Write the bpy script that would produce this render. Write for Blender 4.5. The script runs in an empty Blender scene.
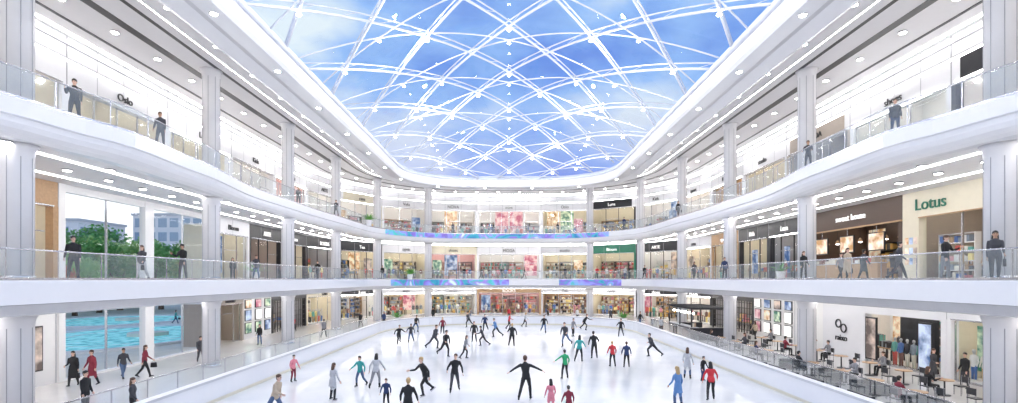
import bpy, bmesh, math, random
import numpy as np
from mathutils import Vector, Matrix
random.seed(11); R=random.Random(5)
sc=bpy.context.scene
try:
    sc.view_settings.view_transform='Standard'; sc.view_settings.look='None'; sc.view_settings.exposure=0.0
except Exception: pass

# ---------------------------------------------------------------- materials
MATS={}
def mat(name,col=(.8,.8,.8),rough=.5,metal=0,emit=None,es=0,var=.06,scale=3,spec=.5):
    if name in MATS: return MATS[name]
    m=bpy.data.materials.new(name); m.use_nodes=True; nt=m.node_tree; b=nt.nodes['Principled BSDF']
    b.inputs['Roughness'].default_value=rough; b.inputs['Metallic'].default_value=metal
    b.inputs['Specular IOR Level'].default_value=spec
    tc=nt.nodes.new('ShaderNodeTexCoord'); n=nt.nodes.new('ShaderNodeTexNoise'); n.inputs['Scale'].default_value=scale; n.inputs['Detail'].default_value=3
    nt.links.new(tc.outputs['Object'],n.inputs['Vector'])
    mx=nt.nodes.new('ShaderNodeMix'); mx.data_type='RGBA'
    nt.links.new(n.outputs['Fac'],mx.inputs['Factor'])
    mx.inputs[6].default_value=(*[c*(1-var) for c in col],1); mx.inputs[7].default_value=(*[min(1,c*(1+var)) for c in col],1)
    nt.links.new(mx.outputs[2],b.inputs['Base Color'])
    if emit: b.inputs['Emission Color'].default_value=(*emit,1); b.inputs['Emission Strength'].default_value=es
    MATS[name]=m; return m
def glassmat(name,tint,fres,white=0.0,k=.5):
    m=bpy.data.materials.new(name); m.use_nodes=True; nt=m.node_tree; nt.nodes.clear()
    o=nt.nodes.new('ShaderNodeOutputMaterial'); t=nt.nodes.new('ShaderNodeBsdfTransparent'); t.inputs[0].default_value=(*tint,1)
    g=nt.nodes.new('ShaderNodeBsdfGlossy'); g.inputs['Roughness'].default_value=.03
    d=nt.nodes.new('ShaderNodeBsdfDiffuse'); d.inputs[0].default_value=(.85,.92,.95,1)
    lw=nt.nodes.new('ShaderNodeLayerWeight'); lw.inputs['Blend'].default_value=.25
    mu=nt.nodes.new('ShaderNodeMath'); mu.operation='MULTIPLY_ADD'; mu.inputs[1].default_value=k; mu.inputs[2].default_value=fres
    nt.links.new(lw.outputs['Fresnel'],mu.inputs[0])
    a=nt.nodes.new('ShaderNodeMixShader'); a.inputs[0].default_value=white
    nt.links.new(t.outputs[0],a.inputs[1]); nt.links.new(d.outputs[0],a.inputs[2])
    b=nt.nodes.new('ShaderNodeMixShader'); nt.links.new(mu.outputs[0],b.inputs[0]); nt.links.new(a.outputs[0],b.inputs[1]); nt.links.new(g.outputs[0],b.inputs[2])
    nt.links.new(b.outputs[0],o.inputs[0]); return m
WHITE=mat('white_plaster',(.85,.84,.84),.45,var=.02)
WHITE2=mat('white_gloss_panel',(.83,.83,.86),.2,var=.02)
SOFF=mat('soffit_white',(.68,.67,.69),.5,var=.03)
COLM=mat('column_cladding',(.72,.71,.73),.35,var=.03)
FLOORM=mat('polished_stone',(.74,.72,.70),.12,var=.08,scale=.6)
DARK=mat('dark_metal',(.03,.03,.035),.4)
GREY=mat('grey_panel',(.36,.36,.39),.4)
LGREY=mat('light_grey_panel',(.58,.58,.61),.4)
STEEL=mat('brushed_steel',(.6,.6,.63),.25,metal=.9)
CREAM=mat('cream_panel',(.76,.70,.56),.5)
BROWN=mat('brown_facade',(.09,.055,.04),.45)
WOOD=mat('wood_panel',(.46,.29,.16),.5,var=.25,scale=8)
BLACK=mat('black_panel',(.02,.02,.025),.35)
GREEN=mat('green_sign',(.03,.19,.12),.4)
PINK=mat('pink_panel',(.8,.5,.5),.5)
TAUPE=mat('taupe_panel',(.42,.36,.31),.5)
STRIP=mat('light_strip',(1,1,1),.5,emit=(1,.98,.96),es=13)
PANEL=mat('shop_light_panel',(1,1,1),.5,emit=(1,.92,.80),es=14)
LAMP=mat('downlight_lens',(1,1,1),.5,emit=(1,.98,.95),es=26)
STAR=mat('roof_spot_lens',(1,1,1),.5,emit=(1,1,1),es=30)
LBOX=mat('lightbox_face',(.9,.9,.9),.4,emit=(1,.98,.95),es=.6)
STEELW=mat('white_painted_steel',(.74,.77,.85),.35,var=.02)
GLASS=glassmat('shopfront_glass',(.97,.985,.98),.02,.0,.3)
RGLASS=glassmat('railing_glass',(.92,.96,.97),.05,.13)
ROOFG=glassmat('roof_glass',(.99,.995,1),.0,.0,.06)
GOODS=[mat('goods_%d'%i,c,.5) for i,c in enumerate([(.7,.12,.1),(.1,.2,.5),(.75,.7,.6),(.12,.12,.13),(.8,.8,.8),(.8,.5,.15),(.15,.45,.4),(.7,.3,.35),(.5,.35,.22),(.85,.82,.75),(.3,.35,.42),(.9,.75,.3),(.05,.05,.06),(.25,.12,.1)])]
def posterm(name,c1,c2,sc_,es=.4):
    m=bpy.data.materials.new(name); m.use_nodes=True; nt=m.node_tree; b=nt.nodes['Principled BSDF']
    tc=nt.nodes.new('ShaderNodeTexCoord'); n=nt.nodes.new('ShaderNodeTexNoise'); n.inputs['Scale'].default_value=sc_; n.inputs['Detail'].default_value=4
    r=nt.nodes.new('ShaderNodeValToRGB'); r.color_ramp.elements[0].position=.38; r.color_ramp.elements[1].position=.62
    r.color_ramp.elements[0].color=(*c1,1); r.color_ramp.elements[1].color=(*c2,1)
    nt.links.new(tc.outputs['Object'],n.inputs['Vector']); nt.links.new(n.outputs['Fac'],r.inputs[0]); nt.links.new(r.outputs[0],b.inputs['Base Color'])
    nt.links.new(r.outputs[0],b.inputs['Emission Color']); b.inputs['Emission Strength'].default_value=es; b.inputs['Roughness'].default_value=.3
    return m
POST=[posterm('poster_warm',(.5,.27,.10),(.95,.85,.7),1.6,.3),posterm('poster_blue',(.05,.12,.3),(.6,.7,.85),1.3,.3),posterm('poster_fashion',(.12,.09,.08),(.7,.58,.5),1.1,.3),
      posterm('poster_green',(.05,.2,.14),(.7,.8,.6),1.8,.3),posterm('poster_pink',(.5,.12,.2),(.9,.7,.7),1.5,.2)]
def ledm():
    m=bpy.data.materials.new('led_screen_pattern'); m.use_nodes=True; nt=m.node_tree; b=nt.nodes['Principled BSDF']
    tc=nt.nodes.new('ShaderNodeTexCoord'); n=nt.nodes.new('ShaderNodeTexNoise'); n.inputs['Scale'].default_value=.3; n.inputs['Detail'].default_value=2; n.inputs['Distortion'].default_value=1.5
    r=nt.nodes.new('ShaderNodeValToRGB'); e=r.color_ramp.elements
    e[0].position=.3; e[0].color=(.02,.08,.35,1); e[1].position=.72; e[1].color=(.6,.8,.9,1)
    for p,c in((.4,(.04,.35,.45,1)),(.46,(.2,.12,.5,1)),(.53,(.25,.3,.75,1)),(.58,(.05,.45,.45,1)),(.64,(.3,.2,.6,1))):
        k=e.new(p); k.color=c
    nt.links.new(tc.outputs['Object'],n.inputs['Vector']); nt.links.new(n.outputs['Fac'],r.inputs[0])
    nt.links.new(r.outputs[0],b.inputs['Base Color']); nt.links.new(r.outputs[0],b.inputs['Emission Color']); b.inputs['Emission Strength'].default_value=.45
    return m
LED=ledm()
def icem():
    m=bpy.data.materials.new('skated_ice'); m.use_nodes=True; nt=m.node_tree; b=nt.nodes['Principled BSDF']
    tc=nt.nodes.new('ShaderNodeTexCoord')
    n=nt.nodes.new('ShaderNodeTexNoise'); n.inputs['Scale'].default_value=.25; n.inputs['Detail'].default_value=6
    nt.links.new(tc.outputs['Object'],n.inputs['Vector'])
    r=nt.nodes.new('ShaderNodeValToRGB'); r.color_ramp.elements[0].color=(.77,.77,.78,1); r.color_ramp.elements[1].color=(.91,.89,.86,1)
    r.color_ramp.elements[0].position=.35; r.color_ramp.elements[1].position=.65
    nt.links.new(n.outputs['Fac'],r.inputs[0]); nt.links.new(r.outputs[0],b.inputs['Base Color'])
    w=nt.nodes.new('ShaderNodeTexNoise'); w.inputs['Scale'].default_value=2.5; w.inputs['Detail'].default_value=8; w.inputs['Distortion'].default_value=2
    nt.links.new(tc.outputs['Object'],w.inputs['Vector'])
    mr=nt.nodes.new('ShaderNodeMapRange'); mr.inputs[3].default_value=.05; mr.inputs[4].default_value=.24
    nt.links.new(w.outputs['Fac'],mr.inputs[0]); nt.links.new(mr.outputs[0],b.inputs['Roughness'])
    return m
ICE=icem()

# ---------------------------------------------------------------- mesh builder
class MB:
    def __init__(s): s.v=[];s.f=[];s.m=[];s.s=[];s.mats=[]
    def mi(s,m):
        if m not in s.mats: s.mats.append(m)
        return s.mats.index(m)
    def face(s,idx,m,sm=False): s.f.append(idx); s.m.append(s.mi(m)); s.s.append(sm)
    def poly(s,pts,m):
        b=len(s.v); s.v+= [tuple(p) for p in pts]; s.face(tuple(range(b,b+len(pts))),m)
    def box(s,x0,x1,y0,y1,z0,z1,m):
        b=len(s.v)
        s.v+=[(x0,y0,z0),(x1,y0,z0),(x1,y1,z0),(x0,y1,z0),(x0,y0,z1),(x1,y0,z1),(x1,y1,z1),(x0,y1,z1)]
        for q in((0,3,2,1),(4,5,6,7),(0,1,5,4),(1,2,6,5),(2,3,7,6),(3,0,4,7)): s.face(tuple(b+i for i in q),m)
    def rows(s,rows,m,smooth=False,closed=False,mlist=None):
        b=len(s.v); n=len(rows[0])
        for r in rows: s.v+=[tuple(p) for p in r]
        for i in range(len(rows)-1):
            mm=mlist[i] if mlist else m
            if mm is None: continue
            for j in range(n if closed else n-1):
                k=(j+1)%n
                s.face((b+i*n+j,b+i*n+k,b+(i+1)*n+k,b+(i+1)*n+j),mm,smooth)
    def loft(s,pts,rad,m,n=10,ref=None,caps=True,smooth=True):
        pts=[Vector(p) for p in pts]; rows=[]
        for i,p in enumerate(pts):
            t=(pts[min(i+1,len(pts)-1)]-pts[max(i-1,0)]).normalized()
            rf=Vector(ref) if ref is not None else (Vector((1,0,0)) if abs(t.x)<.8 else Vector((0,1,0)))
            a=(rf-t*rf.dot(t)).normalized(); c=t.cross(a)
            r=rad[i] if isinstance(rad,(list,tuple)) else rad
            rx,ry=r if isinstance(r,(list,tuple)) else (r,r)
            rows.append([p+a*(rx*math.cos(2*math.pi*j/n))+c*(ry*math.sin(2*math.pi*j/n)) for j in range(n)])
        b=len(s.v); s.rows(rows,m,smooth,True)
        if caps:
            s.face(tuple(b+j for j in range(n))[::-1],m); e=b+(len(rows)-1)*n; s.face(tuple(e+j for j in range(n)),m)
    def cyl(s,x,y,z0,z1,r,m,n=16,r2=None): s.loft([(x,y,z0),(x,y,z1)],[r,r2 if r2 is not None else r],m,n)
    def ell(s,c,rx,ry,rz,m,n=10,k=7):
        pts=[];rad=[]
        for i in range(k):
            a=-math.pi/2+math.pi*(i+.25)/(k-.5); pts.append((c[0],c[1],c[2]+rz*math.sin(a))); rad.append((rx*math.cos(a),ry*math.cos(a)))
        s.loft(pts,rad,m,n,ref=(1,0,0))
    def mesh(s,name):
        me=bpy.data.meshes.new(name); me.from_pydata(s.v,[],s.f)
        for m in s.mats: me.materials.append(m)
        me.polygons.foreach_set('material_index',s.m); me.polygons.foreach_set('use_smooth',s.s); me.update(); return me
    def build(s,name,M=None,parent=None):
        o=bpy.data.objects.new(name,s.mesh(name)); sc.collection.objects.link(o)
        if parent: o.parent=parent
        if M is not None: o.matrix_local=M
        return o
def inst(name,me,loc,rot=0,scale=1,parent=None):
    o=bpy.data.objects.new(name,me); sc.collection.objects.link(o); o.location=loc; o.rotation_euler=(0,0,rot)
    o.scale=scale if isinstance(scale,(tuple,list)) else (scale,)*3
    if parent: o.parent=parent
    return o

# ---------------------------------------------------------------- levels & path
L1,L2,L3,CEIL=0.0,5.45,11.9,18.6
Y0=3.0
WP=[(0,.9),(15,.9),(19,.1),(22,-.55),(27,-.2),(36,.9),(44,.8),(55,.2),(59,0)]
def wave(y):
    for (a,b),(c,d) in zip(WP,WP[1:]):
        if a<=y<=c:
            t=(y-a)/(c-a); t=t*t*(3-2*t); return b+(d-b)*t
    return 0
NS=56; NA=18
def path(off,z,wf=0):
    L=[]
    for i in range(NS+1):
        y=Y0+(59-Y0)*i/NS; L.append((-(17+off+wf*wave(y)),y,z))
    for i in range(1,NA+1):
        a=math.pi-math.pi/2*i/NA; L.append((-5+(12+off)*math.cos(a),59+(12+off)*math.sin(a),z))
    for i in range(1,4): L.append((-5+10*i/4,71+off,z))
    return L+[(-x,y,z) for x,y,z in reversed(L[:NS+1+NA])]
def sweep(name,prof,mats,smooth=False,sl=None,parent=None):
    mb=MB(); rows=[]
    for p in prof:
        r=path(*p)
        if sl: r=r[sl[0]:sl[1]]
        rows.append(r)
    mb.rows(rows,mats[0],smooth,False,mats if len(mats)>1 else None)
    return mb.build(name,parent=parent)

def cr(a,b,n=5,w=(1,1)):
    return [(a[0]+(b[0]-a[0])*(1-math.cos(t*math.pi/2)), a[1]+(b[1]-a[1])*math.sin(t*math.pi/2), w[0]+(w[1]-w[0])*t) for t in [i/n for i in range(n+1)]]
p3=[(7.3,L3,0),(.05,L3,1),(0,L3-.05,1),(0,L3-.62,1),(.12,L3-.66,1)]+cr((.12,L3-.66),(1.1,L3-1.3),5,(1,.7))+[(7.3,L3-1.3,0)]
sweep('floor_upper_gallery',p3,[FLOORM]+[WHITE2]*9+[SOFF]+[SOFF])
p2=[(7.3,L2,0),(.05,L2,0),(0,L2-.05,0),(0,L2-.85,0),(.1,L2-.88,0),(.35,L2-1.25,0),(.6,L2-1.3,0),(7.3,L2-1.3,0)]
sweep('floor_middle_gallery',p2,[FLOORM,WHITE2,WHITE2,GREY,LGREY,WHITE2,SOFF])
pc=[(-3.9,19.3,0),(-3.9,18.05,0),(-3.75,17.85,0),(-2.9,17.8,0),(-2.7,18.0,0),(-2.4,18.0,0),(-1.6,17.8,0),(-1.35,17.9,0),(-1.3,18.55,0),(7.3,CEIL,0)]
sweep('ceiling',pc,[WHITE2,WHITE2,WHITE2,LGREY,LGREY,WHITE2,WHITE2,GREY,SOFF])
mbr=MB()
mbr.rows([path(-3.9,19.3),path(7.3,19.3)],WHITE)
mbr.build('roof_deck')
mb=MB(); mb.box(-24.3,24.3,-6,80,-.2,0,FLOORM); mb.build('floor')
def strip(name,off,z,w,m,th=.04,wf=0):
    return sweep(name,[(off,z,wf),(off,z-th,wf),(off+w,z-th,wf),(off+w,z,wf)],[m])
for i,(o,w) in enumerate([(-.9,.6),(1.0,.25),(2.6,.5),(5.2,.18)]): strip('trim_ceiling_slot_%d'%i,o,CEIL-.01,w,BLACK,.03)
for i,(o,z,w_) in enumerate([(6.3,CEIL,.2),(.3,CEIL,.07),(1.9,L3-1.3,.14),(5.2,L3-1.3,.14),(1.9,L2-1.3,.14),(5.2,L2-1.3,.14)]): strip('linear_ceiling_light',o,z-.005,w_,STRIP,.04)
mb=MB()
def alongpath(off,step,start=0):
    P=path(off,0); acc=start; out=[]
    for a,b in zip(P,P[1:]):
        d=math.dist(a,b)
        while acc<d:
            t=acc/d; out.append((a[0]+(b[0]-a[0])*t,a[1]+(b[1]-a[1])*t)); acc+=step
        acc-=d
    return out
for z,off,st in((CEIL-.03,3.8,3.2),(CEIL-.03,-.62,4),(L3-1.31,3.5,2.4),(L2-1.31,3.5,2.4),(L3-1.31,1.5,4.8),(17.86,-3.3,6.4)):
    for x,y in alongpath(off,st,1):
        mb.cyl(x,y,z-.07,z,.2,STEEL,12); mb.cyl(x,y,z-.085,z-.071,.16,LAMP,12)
mb.build('downlights')
for s in(-1,1):
    for y in(12,24,36,48,60):
        l=bpy.data.lights.new('gallery_area_lamp','AREA'); l.shape='RECTANGLE'; l.size=.3; l.size_y=5; l.energy=110; l.color=(1,.97,.93)
        o=bpy.data.objects.new('gallery_area_lamp',l); o.location=(s*(21 if y<60 else 18),y,CEIL-.08); sc.collection.objects.link(o)

def railing(name,z,wf,sl=None,off=.12):
    P=path(off,z,wf); 
    mb=MB(); mb.rows([path(off,z+.02,wf),path(off,z+1.08,wf)],RGLASS)
    mb.loft([(x,y,z+1.1) for x,y,_ in P],.03,STEEL,6,ref=(0,0,1))
    mb.rows([path(off-.03,z,wf),path(off-.03,z+.1,wf),path(off+.05,z+.1,wf),path(off+.05,z,wf)],STEEL)
    for i in range(0,len(P),2):
        x,y,_=P[i]; mb.box(x-.012,x+.012,y-.02,y+.02,z,z+1.09,STEEL)
    return mb.build(name)
railing('glass_railing',L2,0); railing('glass_railing',L3,1)

sweep('led_fascia_screen',[(-.04,L3-.02,0),(-.04,L3-.64,0)],[LED],sl=(NS+5,NS+NA+14))
sweep('led_fascia_screen',[(-.04,L2-.03,0),(-.04,L2-.83,0)],[LED],sl=(NS+6,NS+NA+3))
sweep('led_fascia_screen',[(-.04,L2-.03,0),(-.04,L2-.83,0)],[LED],sl=(NS+NA+6,NS+2*NA-2))

cols=[]
for s in(-1,1):
    for y in(7,19,31.4,42.3,54): cols.append((s*18.7,y))
    for a in(28,62): cols.append((s*(5+13.9*math.cos(math.radians(a))),59+13.9*math.sin(math.radians(a))))
for x,y in cols:
    mb=MB()
    for z0,z1 in((L1,L2-1.3),(L2,L3-1.3),(L3,CEIL)):
        mb.cyl(0,0,z0,z0+.18,.54,STEEL,24); mb.loft([(0,0,z0+.15),(0,0,z1-.5),(0,0,z1-.2),(0,0,z1)],[.5,.5,.54,.66],COLM,24)
        for k in range(8):
            a=k*math.pi/4+.2; mb.box(.5*math.cos(a)-.012,.5*math.cos(a)+.012,.5*math.sin(a)-.012,.5*math.sin(a)+.012,z0+.2,z1-.5,GREY)
    mb.build('column',Matrix.Translation((x,y,0)))

# ---------------------------------------------------------------- roof lattice
HW,YE,RC=13.1,67.1,8.1
def hw(y):
    if y<=YE-RC: return HW
    t=min(1,(y-(YE-RC))/RC); return HW-RC+RC*math.sqrt(max(0,1-t*t))
def rz(x,y):
    g=1-(x/HW)**2
    if y>40: g*=max(0,1-((y-40)/27.1)**2)
    return 18.9+4.0*max(0,g)
mb=MB()
ys=[Y0+(YE-Y0)*i/60 for i in range(61)]
mb.rows([[(hw(y)*u/12,y,rz(hw(y)*u/12,y)+.6) for u in range(-12,13)] for y in ys],ROOFG,True)
mb.build('window_roof_glazing')
mb=MB()
def beam(c,k,r,up):
    seg=[]
    n=int(2*HW/.8)
    def flush(seg):
        if len(seg)>1:
            mb.loft(seg,r,STEELW,6,ref=(0,0,1))
            if up:
                mb.loft([(x,y,z+.38) for x,y,z in seg],r*.6,STEELW,5,ref=(0,0,1))
                for i in range(0,len(seg)-1,2):
                    a=seg[i]; b=seg[i+1]; mb.loft([a,(b[0],b[1],b[2]+.38)],r*.25,STEELW,4)
    for i in range(n+1):
        x=-HW+2*HW*i/n; y=c+k*x
        if Y0<=y<=YE and abs(x)<=hw(y): seg.append((x,y,rz(x,y)))
        else: flush(seg); seg=[]
    flush(seg)
SA=7.6
for i in range(-4,13):
    for k in(1.35,-1.35): beam(4+i*SA,k,.085,True)
for i in range(-2,11):
    for k in(.45,-.45): beam(6+i*7.6,k,.055,False)
mb.loft([(x,y,z) for x,y,z in path(-3.95,18.95)],.2,STEELW,6,ref=(0,0,1))
nodes=[]
for i in range(-4,13):
    for j in range(-4,13):
        x=(j-i)*SA/(2*1.35); y=4+(i+j)*SA/2
        if Y0+2<y<YE-1 and abs(x)<hw(y)-.5: nodes.append((x,y,rz(x,y),(i+j)%2))
for x,y,z,e in nodes:
    mb.ell((x,y,z-.02),.13,.13,.12,STEELW,10,6)
    if e==0 or y>40: mb.cyl(x,y,z-.24,z-.1,.09,STEELW,10); mb.ell((x,y,z-.28),.14,.14,.08,STAR,10,5)
for i in range(-2,11):
    for j in range(-2,11):
        x=(j-i)*7.6/(2*.45); y=6+(i+j)*3.8
        if Y0+2<y<YE-1 and abs(x)<hw(y)-.5:
            z=rz(x,y); mb.cyl(x,y,z-.2,z,.07,STEELW,10); mb.ell((x,y,z-.24),.12,.12,.07,STAR,10,5)
mb.build('roof_lattice_truss')
for x,y in [(-7,10),(7,10),(-7,22),(7,22),(-7,34),(7,34),(-7,46),(7,46),(-5,58),(5,58)]:
    l=bpy.data.lights.new('roof_floodlight','POINT'); l.energy=1130; l.shadow_soft_size=.15; l.color=(1,.98,.95)
    o=bpy.data.objects.new('roof_floodlight',l); o.location=(x,y,rz(x,y)-.6); sc.collection.objects.link(o)

# ---------------------------------------------------------------- rink
def rrect(hwid,y0,y1,r,z,n=10):
    P=[]
    for cx,cy,a0 in((-hwid+r,y0+r,180),(hwid-r,y0+r,270),(hwid-r,y1-r,0),(-hwid+r,y1-r,90)):
        for i in range(n+1):
            a=math.radians(a0+90*i/n); P.append((cx+r*math.cos(a),cy+r*math.sin(a),z))
    return P
mb=MB(); mb.poly(rrect(13,4,59.5,9,.04),ICE); mb.build('ice_rink_surface')
mb=MB()
KICK=mat('kickplate_cream',(.72,.68,.56),.4)
def ring(o,z): return rrect(13+o,4-o,59.5+o,9+o,z)
mb.rows([ring(0,.03),ring(0,.2),ring(-.02,.2),ring(-.02,1.0),ring(-.05,1.0),ring(-.05,1.1),ring(.35,1.1),ring(.35,1.0),ring(.3,1.0),ring(.3,0)],WHITE2,False,True,
        [KICK,WHITE2,WHITE2,LGREY,LGREY,WHITE,WHITE,WHITE,WHITE2])
mb.build('rink_dasher_boards')
for s in(-1,1):
    mb=MB(); X=s*15.9
    mb.rows([[(X,14,.05),(X,56,.05)],[(X,14,1.05),(X,56,1.05)]],RGLASS)
    mb.box(X-.04,X+.04,14,56,1.04,1.09,STEEL); mb.box(X-.05,X+.05,14,56,0,.08,STEEL)
    for i in range(22): mb.box(X-.02,X+.02,14+2*i-.02,14+2*i+.02,0,1.06,STEEL)
    mb.build('glass_railing')

# ---------------------------------------------------------------- shops
def text(par,s,size,loc,m,ext=.03):
    c=bpy.data.curves.new('sign_lettering','FONT'); c.body=s; c.size=size; c.extrude=ext; c.align_x='CENTER'; c.materials.append(m)
    o=bpy.data.objects.new('sign_lettering',c); sc.collection.objects.link(o); o.parent=par; o.location=loc; o.rotation_euler=(math.pi/2,0,0)
def goods(mb,x0,x1,y0,y1,z,hmax,dens,pal):
    x=x0
    while x<x1-.12:
        w=R.uniform(.12,.38)*dens
        if x+w>x1: break
        if R.random()<.85: mb.box(x,x+w*.85,y0+.03,y1-.03,z,z+hmax*R.uniform(.45,.95),R.choice(pal))
        x+=w
def shelf(mb,x0,x1,y0,y1,H,n,m,pal):
    mb.box(x0-.04,x0,y0,y1,0,H,m); mb.box(x1,x1+.04,y0,y1,0,H,m)
    for i in range(n+1): mb.box(x0,x1,y0,y1,i*(H-.05)/n,i*(H-.05)/n+.05,m)
    for i in range(n): goods(mb,x0,x1,y0,y1,i*(H-.05)/n+.05,(H/n)-.08,1.2,pal)
def bust(mb,x,y,m):   # clothed display form
    sk=LGREY; m2=R.choice(GOODS)
    mb.cyl(x,y,0,.04,.18,STEEL,10)
    for dx in(-.09,.09): mb.loft([(x+dx,y,.04),(x+dx,y,.5),(x+dx*.9,y,.92)],[(.045,.05),(.06,.06),(.085,.09)],m2,8)
    mb.loft([(x,y,.84),(x,y,.95),(x,y,1.12),(x,y,1.32),(x,y,1.45),(x,y,1.5)],[(.15,.11),(.17,.12),(.13,.1),(.18,.12),(.17,.09),(.06,.05)],m,10,ref=(1,0,0))
    for s in(-1,1): mb.loft([(x+s*.18,y,1.43),(x+s*.24,y,1.15),(x+s*.23,y-.08,.88)],[.05,.042,.03],m,6)
    mb.cyl(x,y,1.48,1.58,.045,sk,8); mb.ell((x,y-.01,1.66),.075,.09,.115,sk,8,6)
def interior(mb,W,H,D,wall,pal,floor=FLOORM,busy=1.0):
    Hc=H-.7
    mb.box(0,W,.05,D,-.15,.005,floor); mb.box(0,W,.32,D,Hc,Hc+.1,wall if wall in(BROWN,BLACK,GREY) else WHITE); mb.box(0,W,D-.1,D,0,Hc,wall)
    mb.box(0.01,.08,.32,D-.1,0,Hc,wall); mb.box(W-.08,W-.01,.32,D-.1,0,Hc,wall)
    n=max(1,int(W/2.4))
    for i in range(n):
        cx=W*(i+.5)/n
        for v in((1.1,D-1.6) if D>4 else (1.1,)): mb.box(cx-.5,cx+.5,v-.18,v+.18,Hc-.05,Hc-.01,PANEL)
    k=max(1,int((W-.6)/1.9)); 
    for i in range(k):
        a=.3+(W-.6)*i/k+.1; b=.3+(W-.6)*(i+1)/k-.1
        if R.random()<.75: shelf(mb,a,b,D-.6,D-.12,min(2.8,Hc-.3),5,R.choice([WOOD,WHITE,TAUPE,WOOD,DARK]),pal)
        else: mb.box(a,b,D-.14,D-.101,.6,Hc-.5,R.choice(POST))
    if D<4: return
    for i in range(int(W/2.6*busy)):
        cx=1.2+i*2.6; 
        if cx>W-1.1: break
        mb.box(cx-.7,cx+.7,1.6,2.4,.75,.82,WOOD); 
        for dx in(-.6,.6):
            for dy in(1.7,2.3): mb.box(cx+dx-.04,cx+dx+.04,dy-.04,dy+.04,0,.75,DARK)
        goods(mb,cx-.65,cx+.65,1.7,2.3,.82,.5,.9,pal)
        if R.random()<.75:
            mb.loft([(cx-.6,3.1,1.5),(cx+.6,3.1,1.5)],.02,STEEL,6)
            mb.box(cx-.62,cx-.58,3.08,3.12,0,1.5,STEEL); mb.box(cx+.58,cx+.62,3.08,3.12,0,1.5,STEEL)
            x=cx-.5
            while x<cx+.5: mb.box(x,x+.06,2.9,3.3,.65,1.45,R.choice(pal)); x+=.09
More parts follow.
